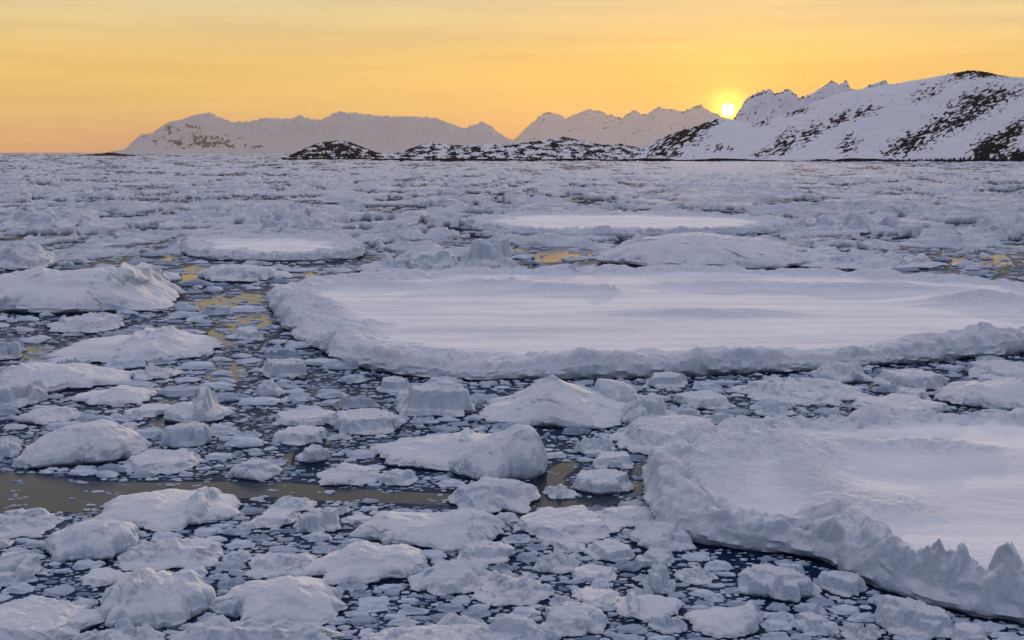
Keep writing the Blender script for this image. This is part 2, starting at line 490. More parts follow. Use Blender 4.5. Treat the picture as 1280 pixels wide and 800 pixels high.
# ------------------------------------------------------------------ blocks
def pile(X, Y, seed, K, smin, smax, tilt, first=0.6, hlo=0.45, steep=(3.0, 7.0)):
    """height of a heap of tilted, straight-sided slabs frozen together"""
    rs = np.random.default_rng(seed * 31 + 7)
    Xw = X + 0.045 * fbm(X * 3.3, Y * 3.3, seed + 60, 4); Yw = Y + 0.045 * fbm(X * 3.3 + 5, Y * 3.3, seed + 61, 4)
    H = np.full(X.shape, 0.20)
    for k in range(K):
        a = rs.uniform(0, 6.283); rad = 0.0 if k == 0 else 0.82 * math.sqrt(rs.uniform(0.05, 1))
        cx, cy = rad * math.cos(a), rad * math.sin(a)
        size = first if k == 0 else rs.uniform(smin, smax)
        h = rs.uniform(hlo, 1.0) * (1 - 0.25 * rad)
        ta = rs.uniform(0, 6.283); tl = tilt * rs.uniform(0.2, 1.0) / max(size, 0.25) * 0.5
        dx, dy = Xw - cx, Yw - cy
        p = h + tl * (math.cos(ta) * dx + math.sin(ta) * dy)
        m = rs.integers(4, 7); a0 = rs.uniform(0, 6.283)
        for i in range(m):
            an = a0 + (i + rs.uniform(-0.25, 0.25)) * 6.283 / m
            p = np.minimum(p, (size * rs.uniform(0.65, 1.1) - dx * math.cos(an) - dy * math.sin(an)) * rs.uniform(*steep))
        H = np.maximum(H, p)
    return H


def block_mesh(name, W, Dp, H, seed, style='block', prof=None, nth=96, nr=26):
    """one irregular lump: outline with bays, uneven top, undercut waterline"""
    th = np.linspace(0, 2 * math.pi, nth, endpoint=False)
    c, s = np.cos(th), np.sin(th)
    o = 1 + 0.30 * fbm(c * 1.1 + seed * 3.7, s * 1.1, seed, 2) + 0.16 * fbm(c * 3.2, s * 3.2 + seed * 1.3, seed + 1, 4, 0.6)
    o += 0.10 * noise(c * 2 + 5, s * 2 - seed, seed + 2)
    px = np.abs(c) ** 0.85 * np.sign(c) * o
    py = np.abs(s) ** 0.85 * np.sign(s) * o
    px = (px - px.min()) / (px.max() - px.min()) * 2 - 1
    py = (py - py.min()) / (py.max() - py.min()) * 2 - 1
    fr = np.concatenate([np.linspace(0, 0.10, max(4, nr // 5)), np.linspace(0.10, 1, nr - max(4, nr // 5) + 1)[1:]])
    r = 1 - fr
    X = px[None, :] * r[:, None]; Y = py[None, :] * r[:, None]
    rr = np.broadcast_to(r[:, None], X.shape)
    asp = max(0.3, Dp / W)
    Ya = Y
    det = 0.075 * ridged(X * 4.0, Y * 4.0 * asp, seed + 6, 5, 0.62) + 0.05 * fbm(X * 11, Y * 11 * asp, seed + 8, 3)
    if style == 'plate':
        pw = 24
        top = pile(X, Ya, seed, 5, 0.3, 0.6, 0.22, first=0.95, hlo=0.72) + det * 1.2 + 0.10 * fbm(X * 1.6, Y * 1.6, seed + 5, 3)
    elif style == 'dome':
        pw = 9
        dome = 0.95 - 0.55 * (X * X + Y * Y) + 0.25 * fbm(X * 1.5, Y * 1.5, seed + 5, 3)
        top = 0.28 * dome + 0.78 * pile(X, Ya, seed, 9, 0.25, 0.6, 0.6, first=0.70) + det * 1.3
    elif style == 'rubble':
        pw = 16
        top = pile(X, Ya, seed, 26, 0.10, 0.30, 0.7, first=0.35, hlo=0.35) + 0.12 * fbm(X * 1.6, Y * 1.6, seed + 5, 2) + det * 1.3
    else:
        pw = 20
        top = pile(X, Ya, seed, 11, 0.22, 0.55, 0.6, first=0.70) + det * 1.2
    if prof is not None:
        pu = np.array(prof, float)
        pr = np.interp(X + 0.06 * noise(X * 5, Y * 5, seed + 9), pu[:, 0], pu[:, 1])
        fall = np.exp(-(np.clip(np.abs(Y + 0.05) - 0.12, 0, 2) / 0.62) ** 2 * 1.2)
        top = (0.13 + 0.95 * pr ** 1.25 * (0.35 + 0.65 * fall)) * (0.76 + 0.28 * np.clip(top, 0.2, 1.1))
    top = np.clip(top, 0.12, None)
    edge = 1 - rr ** pw
    Z = top * (0.55 + 0.45 * edge)
    Z = Z / np.max(Z) * H
    # chop facets: shift points sideways by a cellular noise
    f1, f2, idv = worley(X * 2.0 + 3, Y * 2.0 * asp, seed + 12)
    jx = (0.05 * fbm(X * 2.6, Y * 2.6 + Z / H, seed + 14, 3) + 0.03 * (idv - 0.5) * rr) * W
    jy = (0.06 * fbm(X * 2.6 + 7, Y * 2.6 - Z / H, seed + 15, 3)) * Dp
    XX = X * W / 2 + jx; YY = Y * Dp / 2 + jy
    topv = np.stack([XX, YY, Z], -1)
    zt = Z[0]
    rows = []
    for f, ins in ((-0.5, 0.72), (-0.22, 0.86), (0.0, 0.945), (0.16, 0.985), (0.35, 1.025), (0.6, 1.03), (0.82, 1.015)):
        z = zt * f if f >= 0 else np.full(nth, f * min(H, 0.6))
        k = ins + 0.05 * fbm(c * 3 + f * 2, s * 3 + seed, seed + 20, 3)
        rows.append(np.stack([XX[0] * k, YY[0] * k, z], -1))
    V = np.concatenate([np.stack(rows), topv])
    me = make_mesh(name, V.reshape(-1, 3), quads=grid_quads(V.shape[0], nth, True))
    me.set_sharp_from_angle(angle=R(28))
    return me, V


BLOCKS = []     # (cx_px, y_bottom_px, w_px, ytop, anchor phrase)


def place(x0, x1, yt, yb, hf):
    cx = 0.5 * (x0 + x1)
    X0, Y0 = G(cx, yb)
    D = math.hypot(Y0, CAM_H)
    s = D / FPX
    W = (x1 - x0) * s
    sa = CAM_H / D; ca = Y0 / D
    Ph = (yb - yt) * s
    Dp = min(max(Ph * (1 - hf) / (0.55 * sa), 0.42 * W), 1.05 * W)
    H = max((Ph - 0.55 * Dp * sa) / ca, 0.30 * Ph / ca)
    if H <= 0.301 * Ph / ca:
        Dp = max(0.3 * W, (Ph - H * ca) / (0.62 * sa))
    k = (Y0 + 0.46 * Dp) / Y0
    return X0 * k, Y0 + 0.46 * Dp, W, Dp, H


def block(x0, x1, yt, yb, style, label, anchor=None, prof=None, hf=0.6, name='ice_block', seed=None):
    X, Y, W, Dp, H = place(x0, x1, yt, yb, hf)
    seed = seed or (int(x0 * 7 + yb * 13) % 9973)
    w = x1 - x0
    nth = int(min(400, max(84, w * 2.0))); nr = int(min(120, max(26, w * 0.65)))
    me, V = block_mesh(name, W, Dp, H, seed, style, prof, nth, nr)
    cat = {'ice_block': 'ice block', 'ice_hummock': 'ice hummock', 'ice_slab': 'ice slab'}[name]
    o = link(name, me, M_block if yb < 5000 else M_block, label, cat, {'ice_block': 'drifting ice blocks', 'ice_hummock': 'hummocks of crushed ice', 'ice_slab': 'flat slabs of floating ice'}[name], loc=(X, Y, 0))
    BLOCKS.append(dict(x=0.5 * (x0 + x1), y=yb - 0.3 * (yb - yt), w=w, X=X, Y=Y, rx=W / 2, ry=Dp / 2, anchor=anchor))
    return o


B, S_, Hm = 'ice_block', 'ice_slab', 'ice_hummock'
ITEMS = [
 # bottom edge
 (-50, 130, 763, 815, 'plate', S_, 'long flat topped slab lying in the bottom left corner', 'the bottom left corner slab', None),
 (85, 215, 787, 832, 'rubble', B, 'lumpy crust of ice cut by the bottom edge, just right of the corner slab', None, None),
 (206, 424, 774, 832, 'rubble', B, 'long lumpy white ice cut by the bottom edge, under the ridged pale block', 'the lumpy bottom edge ice', None),
 (436, 700, 776, 850, 'dome', S_, 'broad smooth slab like a whale back at the bottom edge centre', 'the smooth bottom edge slab', None),
 (126, 270, 707, 786, 'block', B, 'bulky block with round smooth left face and broken knobs on its right', 'the bulky round faced block', [(-1, .5), (-.55, .72), (-.3, 1), (-.2, .8), (0, .95), (.2, .8), (.55, .9), (.9, .6), (1, .4)]),
 (271, 438, 720, 784, 'block', B, 'wide pale block with a bright ridge line running along its top', 'the ridged pale block', [(-1, .55), (-.6, .8), (-.1, .95), (.1, 1), (.4, .8), (1, .35)]),
 (380, 537, 675, 731, 'block', B, 'long lopsided block with a rounded peak at its middle, right of the ridged pale block', 'the lopsided peaked block', [(-1, .25), (-.5, .45), (-.1, 1), (.2, .7), (.55, .8), (.9, .6), (1, .4)]),
 (439, 637, 634, 689, 'dome', B, 'long two humped block with a shallow saddle, below the grey lead', 'the two humped block', [(-1, .4), (-.55, .85), (-.1, .6), (.15, .65), (.5, 1), (.75, .8), (1, .3)]),
 (510, 618, 701, 744, 'block', B, 'squarish block with a sharp white ledge across its front face', 'the ledged block', None),
 (573, 642, 676, 705, 'block', B, 'small notched block between the two humped block and the ledged block', None, None),
 (590, 692, 719, 758, 'rubble', S_, 'crusty layered plate of ice right of the ledged block', 'the crusty layered plate', None),
 (674, 757, 760, 796, 'plate', S_, 'thick flat topped slab near the bottom edge, below the crusty plate', 'the thick flat topped slab', None),
 (769, 853, 738, 776, 'plate', B, 'low block with one short upright horn on its left end', 'the horned block', [(-1, .35), (-.66, .42), (-.56, 1.1), (-.40, 1.05), (-.33, .42), (.3, .5), (.8, .5), (1, .35)]),
 (812, 858, 768, 793, 'rubble', B, 'small pitted lump just below the horned block', None, None),
 (859, 952, 752, 798, 'block', B, 'wedge shaped block rising to a spike at its right end', 'the spiked wedge', [(-1, .25), (-.3, .54), (.4, .66), (.72, 1.05), (.82, .6), (1, .35)]),
 (921, 1023, 707, 753, 'block', B, 'knobbly block with a split lower right corner, beneath the near floe wall', 'the knobbly block', None),
 (1021, 1083, 716, 746, 'plate', B, 'smooth saddle topped lump tight under the front wall of the near floe', 'the saddle topped lump', None),
 (1097, 1186, 747, 798, 'block', B, 'rounded white block at lower right under the floe wall', 'the rounded lower right block', None),
 (989, 1046, 767, 795, 'block', B, 'small tilted block between the spiked wedge and the rounded lower right block', 'the small tilted block', None),
 (1052, 1100, 778, 803, 'rubble', B, 'jagged lump on the bottom edge left of the rounded lower right block', None, None),
 (1188, 1235, 784, 808, 'plate', B, 'small piece on the bottom edge under the near floe wall', None, None),
 # lower middle
 (787, 871, 654, 691, 'dome', B, 'rounded smooth block touching the left end of the near floe', 'the rounded block by the near floe', None),
 (642, 781, 640, 678, 'plate', S_, 'wide low crusty plate at the near side of the grey lead', 'the wide crusty plate', None),
 (753, 826, 636, 657, 'plate', S_, 'flat oval disc of ice just left of the near floe', 'the flat oval disc', None),
 (560, 676, 596, 641, 'dome', B, 'blunt mound jutting into the grey lead at picture centre', 'the mound in the lead', None),
 (459, 640, 531, 590, 'block', B, 'long sloping block with a thin horn, left part of the central pair', 'the long sloping block', [(-1, .2), (-.6, .4), (-.1, .6), (.3, .8), (.42, 1), (.5, .75), (1, .8)]),
 (560, 687, 527, 603, 'dome', B, 'tall rounded boulder of ice with a steep right face, right of the sloping block', 'the tall rounded boulder', [(-1, .4), (-.5, .6), (0, .8), (.4, 1), (.8, .95), (1, .7)]),
 (594, 802, 462, 536, 'dome', B, 'big pyramid of ice with a pointed top below the round floe', 'the big pyramid', [(-1, .25), (-.6, .42), (-.25, .8), (-.05, 1.05), (.1, .85), (.5, .5), (1, .2)]),
 (742, 802, 471, 512, 'block', B, 'tilted slab leaning behind the right slope of the big pyramid', None, [(-1, 1), (-.5, .95), (.2, .8), (1, .4)]),
 (775, 850, 492, 534, 'dome', B, 'pale lump squeezed between the big pyramid and the long low block', None, None),
 (762, 917, 525, 570, 'plate', B, 'long low block with streaked face, right of the big pyramid', 'the long low streaked block', None),
 (494, 597, 474, 522, 'plate', S_, 'tilted plate with a scooped right edge under the front of the round floe', 'the tilted scooped plate', None),
 (470, 512, 472, 492, 'plate', B, 'small flat piece off the upper left corner of the tilted scooped plate', None, None),
 (414, 506, 513, 544, 'plate', S_, 'low lens shaped plate left of the long sloping block', 'the lens shaped plate', None),
 (342, 420, 513, 534, 'plate', S_, 'thin oval plate ringed by brash below the round floe', 'the thin oval plate', None),
 (344, 409, 534, 557, 'plate', S_, 'thin plate directly below the oval plate', None, None),
 (371, 413, 553, 578, 'block', B, 'small shard at the right bank of the narrow yellow lead', 'the small lead bank shard', None),
 (289, 351, 574, 601, 'dome', B, 'rounded lump at the left bank of the narrow yellow lead', 'the lump on the lead bank', None),
 (394, 479, 581, 607, 'dome', B, 'low dome on the far bank of the grey lead', 'the low dome on the far bank', None),
 (470, 522, 586, 607, 'block', B, 'small faceted lump right of the low dome on the far bank', None, None),
 (740, 792, 566, 586, 'plate', S_, 'small flat oval between the long low block and the yellow water', None, None),
 (716, 769, 546, 569, 'rubble', B, 'small dented lump in dark water right of the tall rounded boulder', 'the dented lump', None),
 (714, 792, 588, 618, 'plate', S_, 'flat raft of ice in the bright yellow water', 'the raft in the yellow water', None),
 (678, 722, 604, 624, 'rubble', S_, 'little ragged raft in the yellow water', None, None),
 # small ones of the lower centre
 (665, 724, 689, 718, 'rubble', B, 'little crumbly lump below the wide crusty plate', 'the little crumbly lump', None),
 (689, 733, 676, 692, 'plate', S_, 'smooth little disc just under the wide crusty plate', None, None),
 (730, 792, 677, 702, 'plate', S_, 'pitted plate left of the rounded block by the near floe', 'the pitted plate', None),
 (795, 843, 687, 711, 'block', B, 'little boxy lump below the rounded block by the near floe', None, None),
 (804, 846, 707, 743, 'block', B, 'upright knob of ice above the horned block', 'the upright knob', None),
 (714, 772, 709, 728, 'plate', S_, 'flat flake below the pitted plate', None, None),
 (715, 776, 739, 757, 'plate', S_, 'smooth flake above the thick flat topped slab', None, None),
 (843, 897, 709, 731, 'rubble', S_, 'frosted flake right of the upright knob', None, None),
 (366, 427, 633, 668, 'block', B, 'leaning block left of the two humped block', 'the leaning block', None),
 (310, 402, 690, 721, 'rubble', B, 'broken crust of ice behind the ridged pale block', 'the broken crust', None),
 (338, 396, 620, 640, 'rubble', S_, 'narrow rafted pieces on the near bank of the grey lead', None, None),
 (313, 372, 640, 660, 'plate', S_, 'low pale flake left of the leaning block', None, None),
 # left
 (117, 307, 603, 663, 'block', B, 'long craggy block with a spire near its right end, on the grey lead', 'the craggy spired block', [(-1, .2), (-.7, .5), (-.35, .72), (-.2, .75), (0, .5), (.33, .62), (.46, 1.1), (.56, 1.05), (.62, .58), (.85, .45), (1, .2)]),
 (60, 174, 647, 703, 'block', B, 'boxy block with a flat sheared top, in front of the craggy spired block', 'the boxy sheared block', [(-1, .6), (-.5, .8), (0, .9), (.7, 1), (.9, .9), (1, .6)]),
 (150, 282, 672, 713, 'rubble', B, 'low heap of rubble ice behind the bulky round faced block', 'the low rubble heap', None),
 (104, 162, 714, 733, 'plate', S_, 'narrow pale flake left of the bulky round faced block', None, None),
 (34, 187, 521, 584, 'dome', B, 'big oval mound of snowy ice at left, above the open grey lead', 'the big oval mound', [(-1, .4), (-.6, .75), (-.2, .9), (.2, 1), (.5, .9), (.8, .6), (1, .3)]),
 (16, 52, 568, 586, 'dome', B, 'smooth knob at the left foot of the big oval mound', None, None),
 (70, 282, 403, 454, 'block', B, 'broad low block with a twin peaked crown, far left', 'the twin crowned block', [(-1, .3), (-.5, .42), (-.1, .5), (.05, .95), (.15, .8), (.3, 1), (.45, .7), (1, .2)]),
 (-5, 165, 447, 491, 'block', B, 'wide sloping block under the twin crowned block', 'the wide sloping left block', [(-1, .6), (-.55, 1), (-.3, .7), (.1, .8), (.5, .5), (1, .2)]),
 (-45, 56, 468, 513, 'block', B, 'crumbly block cut by the left edge at mid height', 'the left edge crumbly block', None),
 (92, 192, 480, 507, 'block', B, 'low ridge of ice behind the big oval mound', 'the low ridge', [(-1, .4), (-.2, .5), (.1, 1), (.5, .8), (1, .2)]),
 (24, 101, 508, 531, 'dome', B, 'small mound between the crumbly left block and the big oval mound', None, None),
 (205, 287, 480, 530, 'block', B, 'block with a tall narrow fin standing up near its middle', 'the finned block', [(-1, .35), (-.6, .5), (-.1, .42), (.1, .6), (.25, 1), (.4, .95), (.5, .4), (1, .2)]),
 (154, 252, 566, 592, 'plate', S_, 'flat plate right of the big oval mound, by the lead', 'the flat plate by the mound', None),
 (205, 262, 528, 560, 'plate', S_, 'layered flakes at the foot of the finned block', None, None),
 (55, 152, 389, 417, 'dome', B, 'gentle mound in front of the shattered hummock', 'the gentle mound', None),
 (-25, 28, 424, 451, 'block', B, 'square ended block cut by the left edge, left of the twin crowned block', None, None),
 (-25, 27, 542, 574, 'block', B, 'white lump cut by the left edge beside the big oval mound', None, None),
 (-35, 74, 640, 671, 'rubble', B, 'jagged flat ice cut by the left edge at the near bank of the lead', 'the jagged left bank ice', None),
 (-40, 48, 696, 732, 'block', B, 'tilted white block cut by the left edge, above the corner slab', 'the tilted left edge block', None),
 (-30, 16, 667, 689, 'dome', B, 'small lump at the left edge between jagged bank ice and tilted block', None, None),
 # middle distance
 (-45, 245, 316, 393, 'rubble', Hm, 'long shattered hummock with crags, at the left edge beyond the mounds', 'the shattered hummock', [(-1, .7), (-.4, .8), (-.1, .75), (.2, .85), (.4, .8), (.52, 1), (.6, .9), (.68, .5), (1, .15)]),
 (-30, 70, 300, 338, 'dome', Hm, 'rounded hummock behind the shattered hummock at the left edge', None, None),
 (248, 368, 327, 353, 'dome', B, 'grey rounded mound in dark water before the thin snow strip floe', 'the grey rounded mound', None),
 (448, 600, 310, 346, 'rubble', Hm, 'crumpled hummock behind the left half of the round floe', 'the crumpled hummock', None),
 (570, 650, 296, 343, 'dome', Hm, 'steeper hummock at the left end of the bright yellow lead', None, None),
 (744, 1010, 284, 339, 'dome', Hm, 'large domed hummock behind the round floe, right of the bright yellow lead', 'the large domed hummock', [(-1, .5), (-.7, .75), (-.3, .95), (0, 1), (.5, .85), (.8, .8), (1, .5)]),
 (980, 1175, 305, 338, 'rubble', Hm, 'long low hummock right of the large domed hummock', 'the long low hummock', None),
 (672, 752, 326, 352, 'rubble', Hm, 'broken hummock rising from the back rim of the round floe', None, None),
 (300, 420, 262, 292, 'rubble', Hm, 'distant hummock beyond the thin snow strip floe', None, None),
 (0, 130, 258, 285, 'rubble', Hm, 'distant grey hummock at the far left of the pack', None, None),
 (1010, 1130, 262, 292, 'rubble', Hm, 'distant hummock right of the long bright floe', None, None),
 # right of centre, in front of the round floe
 (1168, 1310, 470, 514, 'block', B, 'high white block cut by the right edge, before the round floe', 'the high right edge block', [(-1, .3), (-.6, .8), (-.4, .9), (-.1, .75), (.4, 1), (1, .8)]),
 (1064, 1182, 497, 524, 'plate', B, 'long flat topped block behind the near floe', 'the flat block behind the near floe', None),
 (1093, 1182, 461, 489, 'plate', B, 'low block in front of the right part of the round floe', 'the low block at right', None),
 (1112, 1165, 484, 503, 'plate', S_, 'small plate squeezed between the low block and the flat block at right', None, None),
 (914, 1076, 468, 505, 'rubble', B, 'spread out lumpy block under the round floe, right of centre', 'the spread out lumpy block', None),
 (1014, 1088, 449, 479, 'dome', B, 'mound leaning on the front wall of the round floe', 'the mound by the floe wall', None),
 (1204, 1310, 449, 477, 'block', B, 'block beside the right edge, right under the round floe', None, None),
 (1242, 1320, 512, 538, 'dome', B, 'rounded lump at the right edge behind the near floe', None, None),
 (1156, 1192, 521, 543, 'dome', B, 'small cone of ice on the back edge of the near floe', None, None),
 (805, 860, 465, 485, 'plate', S_, 'flat flake right of the big pyramid top, by the round floe', None, None),
 (840, 915, 490, 512, 'plate', S_, 'flat flake above the long low streaked block', None, None),
 (930, 1010, 517, 545, 'rubble', B, 'low rubble on the back left edge of the near floe', None, None),
 (328, 385, 447, 473, 'plate', B, 'flat block off the left front of the round floe', 'the flat block off the round floe', None),
 (318, 356, 474, 497, 'dome', B, 'small mound below the flat block off the round floe', None, None),
 (283, 330, 408, 425, 'plate', S_, 'thin flake left of the round floe in the glittering water', None, None),
 (155, 218, 506, 522, 'plate', S_, 'thin flakes between the low ridge and the finned block', None, None),
 (158, 225, 455, 475, 'rubble', B, 'dark little rubble under the right end of the twin crowned block', None, None),
]
for (x0, x1, yt, yb, st, nm, lab, anc, pr) in ITEMS:
    hf = {'plate': 0.32, 'rubble': 0.45, 'dome': 0.52, 'block': 0.52}[st]
    if nm == Hm: hf = 0.7
    block(x0, x1, yt, yb, st, lab, anc, pr, hf, nm)

# ------------------------------------------------------------------ open water: leads kept free of brash
LEADS = [
 [(-300, 592), (20, 588), (60, 596), (150, 603), (330, 602), (460, 612), (555, 617), (590, 618), (640, 612), (672, 596), (700, 578), (722, 580), (700, 606), (730, 618), (790, 606), (800, 580), (815, 582), (812, 612), (760, 632), (690, 640), (640, 650), (560, 632), (430, 628), (330, 622), (220, 632), (140, 645), (80, 640), (0, 642), (-300, 650)],
 [(200, 488), (222, 482), (225, 500), (208, 512), (205, 540), (190, 545), (186, 528), (196, 510)],
 [(352, 572), (366, 560), (378, 530), (398, 540), (416, 552), (400, 558), (372, 560), (362, 585), (352, 600), (340, 600), (345, 584)],
 [(640, 312), (700, 306), (745, 311), (735, 322), (690, 328), (648, 324)],
 [(170, 318), (205, 314), (228, 320), (190, 330)],
]
SPARSE = [(695, 315, 50, 10, 0.6), (208, 512, 22, 30, 0.75), (380, 570, 35, 35, 0.75), (295, 400, 45, 28, 0.05), (1000, 640 + 90, 220, 40, 0.35), (560, 715, 140, 22, 0.4), (240, 735, 60, 30, 0.3), (90, 690, 70, 40, 0.35), (700, 545, 30, 22, 0.5), (930, 700, 200, 25, 0.5), (690, 790, 300, 30, 0.15)]


def in_poly(P, x, y):
    P = np.asarray(P, float)
    x = np.asarray(x, float); y = np.asarray(y, float)
    ins = np.zeros(np.broadcast(x, y).shape, bool)
    n = len(P)
    for i in range(n):
        x1, y1 = P[i]; x2, y2 = P[(i + 1) % n]
        c = ((y1 > y) != (y2 > y)) & (x < (x2 - x1) * (y - y1) / (y2 - y1 + 1e-12) + x1)
        ins ^= c
    return ins


CALM = list(LEADS)
CALM += [[(250, 372), (300, 366), (340, 374), (342, 400), (318, 412), (270, 404), (244, 392)], [(262, 414), (300, 410), (330, 420), (300, 434), (270, 430)], [(22, 434), (58, 430), (66, 448), (40, 453)], [(258, 458), (300, 454), (306, 474), (266, 478)], [(908, 537), (948, 535), (948, 552), (912, 554)], [(800, 575), (822, 572), (826, 606), (806, 612)], [(330, 345), (420, 330), (470, 336), (380, 358)],
         [(230, 336), (262, 330), (258, 352), (232, 356)], [(1190, 322), (1250, 318), (1262, 332), (1200, 336)], [(1070, 470), (1100, 468), (1098, 482), (1074, 484)], [(415, 500), (450, 496), (470, 512), (430, 518)]]
for CALM_N, P in enumerate(CALM):
    P = np.array(P, float); X, Y = G(P[:, 0], P[:, 1])
    Q = catmull(np.stack([X, Y], -1), 160 if len(P) > 9 or CALM_N < 5 else 40)
    Cq = Q.mean(0); d = Q - Cq
    Q = Q + d / np.hypot(d[:, 0], d[:, 1])[:, None] * ((0.5 if CALM_N < 5 else 0.25) * fbm(Q[:, 0] / 1.5, Q[:, 1] / 1.5, 401, 4))[:, None]
    me = bpy.data.meshes.new('lead'); me.from_pydata([(q[0], q[1], 0.004 + 0.0012 * CALM_N) for q in Q], [], [list(range(len(Q)))]); me.update()
    if me.polygons[0].normal.z < 0: me.flip_normals()
    link('lead', me, M_calm, 'calm open water mirroring the evening sky', 'lead', kind='structure')

# packing raster (one cell = 1/2 px across, 1/5 px down)
RX, RY, X0R, Y0R = 2, 5, -260, 292
Wr, Hr_ = (1540 - X0R) * RX, (870 - Y0R) * RY
occ = np.zeros((Hr_, Wr), bool)
yy, xx = np.mgrid[0:Hr_, 0:Wr]
pxx = xx / RX + X0R; pyy = yy / RY + Y0R
for P in LEADS[:1]: occ |= in_poly(P, pxx + 22 * noise(pxx / 30, pyy / 9, 71) + 10 * noise(pxx / 9, pyy / 4, 73), pyy + 9 * noise(pxx / 26, pyy / 8, 75) + 4 * noise(pxx / 8, pyy / 4, 76)) & (fbm(pxx / 45, pyy / 9, 79, 3) > -0.22)
wX, wY = G(pxx, pyy)
for Q in FLOE_POLYS:
    qx, qy = project(Q[:, 0], Q[:, 1])
    occ |= in_poly(np.stack([qx, qy], -1), pxx, pyy)
for b in BLOCKS:
    occ |= ((wX - b['X']) / (b['rx'] * 0.93)) ** 2 + ((wY - b['Y']) / (b['ry'] * 0.93)) ** 2 < 1
open_n = fbm(wX / 9.0, wY / 9.0, 77, 3)

# prototypes for the loose pieces
PROTO = []
for i in range(28):
    st = ('plate', 'dome', 'rubble', 'plate')[i % 4]
    me, V = block_mesh('tmp', 2.0, 1.7, 0.34 if st == 'plate' else 0.5, 500 + i * 7, st, None, 14, 5)
    bpy.data.meshes.remove(me)
    PROTO.append(V)
q_proto = grid_quads(PROTO[0].shape[0], 14, True)

NC = 130000
cpx = rng.uniform(-240, 1520, NC); cpy = 300 + rng.uniform(0, 1, NC) ** 0.85 * 560
rp = np.where(cpy > 590, 2.5, 1.8) * rng.uniform(0.004, 1, NC) ** (-1 / 1.75)
rp = np.minimum(rp, np.where(cpy > 640, 19.0, np.where(cpy > 560, 20.0, 26.0)))
order = np.argsort(-rp)
pieces = []
for k in order:
    x, y, r = cpx[k], cpy[k], rp[k]
    X, Y = G(x, y); D = math.hypot(Y, CAM_H)
    s = D / FPX; rw = r * s
    if rw > 1.5: rw = 1.5; r = rw / s
    asp = random.uniform(0.45, 0.95)
    sa = CAM_H / D
    hx = r * 0.98; hy = r * asp * sa * 0.98
    i0 = int((x - X0R - hx) * RX); i1 = int((x - X0R + hx) * RX) + 1
    j0 = int((y - Y0R - hy) * RY); j1 = int((y - Y0R + hy) * RY) + 1
    if i0 < 0 or j0 < 0 or i1 >= Wr or j1 >= Hr_: continue
    cj, ci = int((y - Y0R) * RY), int((x - X0R) * RX)
    # open patches
    on = open_n[cj, ci]
    if r > 4 and on > 0.28 and random.random() < 0.75: continue
    if y > 600 and random.random() < (0.38 if r < 11 else 0.22) * min(1, (y - 600) / 60): continue
    if 370 < y <= 600 and random.random() < 0.22: continue
    skip = False
    for (ex, ey, erx, ery, pr) in SPARSE:
        if ((x - ex) / erx) ** 2 + ((y - ey) / ery) ** 2 < 1 and random.random() < pr: skip = True
    if skip: continue
    sub = occ[j0:j1, i0:i1]
    if sub[::2, ::2].mean() > 0.06: continue
    jj, ii = np.ogrid[j0:j1, i0:i1]
    ell = ((ii / RX + X0R - x) / hx) ** 2 + ((jj / RY + Y0R - y) / hy) ** 2 < 1
    if (sub & ell).any() and (sub & ell).sum() > 0.08 * max(1, ell.sum()): continue
    occ[j0:j1, i0:i1] |= ell
    pieces.append((r, x, y, X, Y, rw, asp))
print('loose pieces', len(pieces))

# the largest in view become objects of their own
MAXIND = 298 - len(ITEMS) - 4
inview = [p for p in pieces if -5 < p[1] < 1285 and 318 < p[2] < 803]
inview.sort(key=lambda p: -p[0] * (0.3 + p[2] / 800))
ind = inview[:MAXIND]
indset = set(id(p) for p in ind)
rest = [p for p in pieces if id(p) not in indset]

anchors = [b for b in BLOCKS if b['anchor']]
anchors += [dict(x=430, y=445, w=60, anchor="the round floe's left front"), dict(x=640, y=470, w=80, anchor="the round floe's front wall"),
            dict(x=900, y=465, w=80, anchor="the round floe's right front"), dict(x=960, y=690, w=80, anchor="the near floe's undercut side"),
            dict(x=1120, y=745, w=80, anchor="the near floe's toothed wall")]
used_labels = set(o.get('label') for o in col.objects)
SHAPE = {'plate': 'flat', 'dome': 'rounded', 'rubble': 'jagged', 'block': 'angular'}


def rel_of(a, x, y):
    dx = (x - a['x']) / max(20, a['w'] * 0.5); dy = (y - a['y']) / 12.0
    if abs(dx) > 1.0 and abs(dx) * 1.2 > abs(dy):
        return 'left of' if dx < 0 else 'right of'
    return 'in front of' if dy > 0 else 'behind'


def pick_label(x, y, r, shape):
    sz = 'tiny' if r < 8 else 'small' if r < 13 else 'modest' if r < 19 else 'fair sized'
    al = sorted(anchors, key=lambda a: math.hypot((a['x'] - x) * 0.7, (a['y'] - y) * 1.8))
    cand = []
    for a in al[:3]: cand.append(f"{sz} {shape} ice chunk {rel_of(a, x, y)} {a['anchor']}")
    a, b = al[0], al[1]
    cand.append(f"{sz} {shape} chunk between {a['anchor']} and {b['anchor']}")
    cand.append(f"{sz} {shape} chunk {rel_of(a, x, y)} {a['anchor']}, towards {b['anchor']}")
    c = al[2]
    cand.append(f"{sz} {shape} chunk {rel_of(a, x, y)} {a['anchor']}, towards {c['anchor']}")
    cand.append(f"{sz} {shape} chunk between {b['anchor']} and {c['anchor']}")
    cand.append(f"{sz} {shape} chunk between {a['anchor']} and {c['anchor']}")
    for t in ('pale', 'frosted', 'grey', 'wet'):
        cand.append(f"another {sz} {shape} piece {rel_of(a, x, y)} {a['anchor']}"); break
    for l in cand:
        if l not in used_labels and len(l.split()) <= 16:
            used_labels.add(l); return l
    for l in cand:
        if len(l.split()) <= 16: return l
    return cand[0]


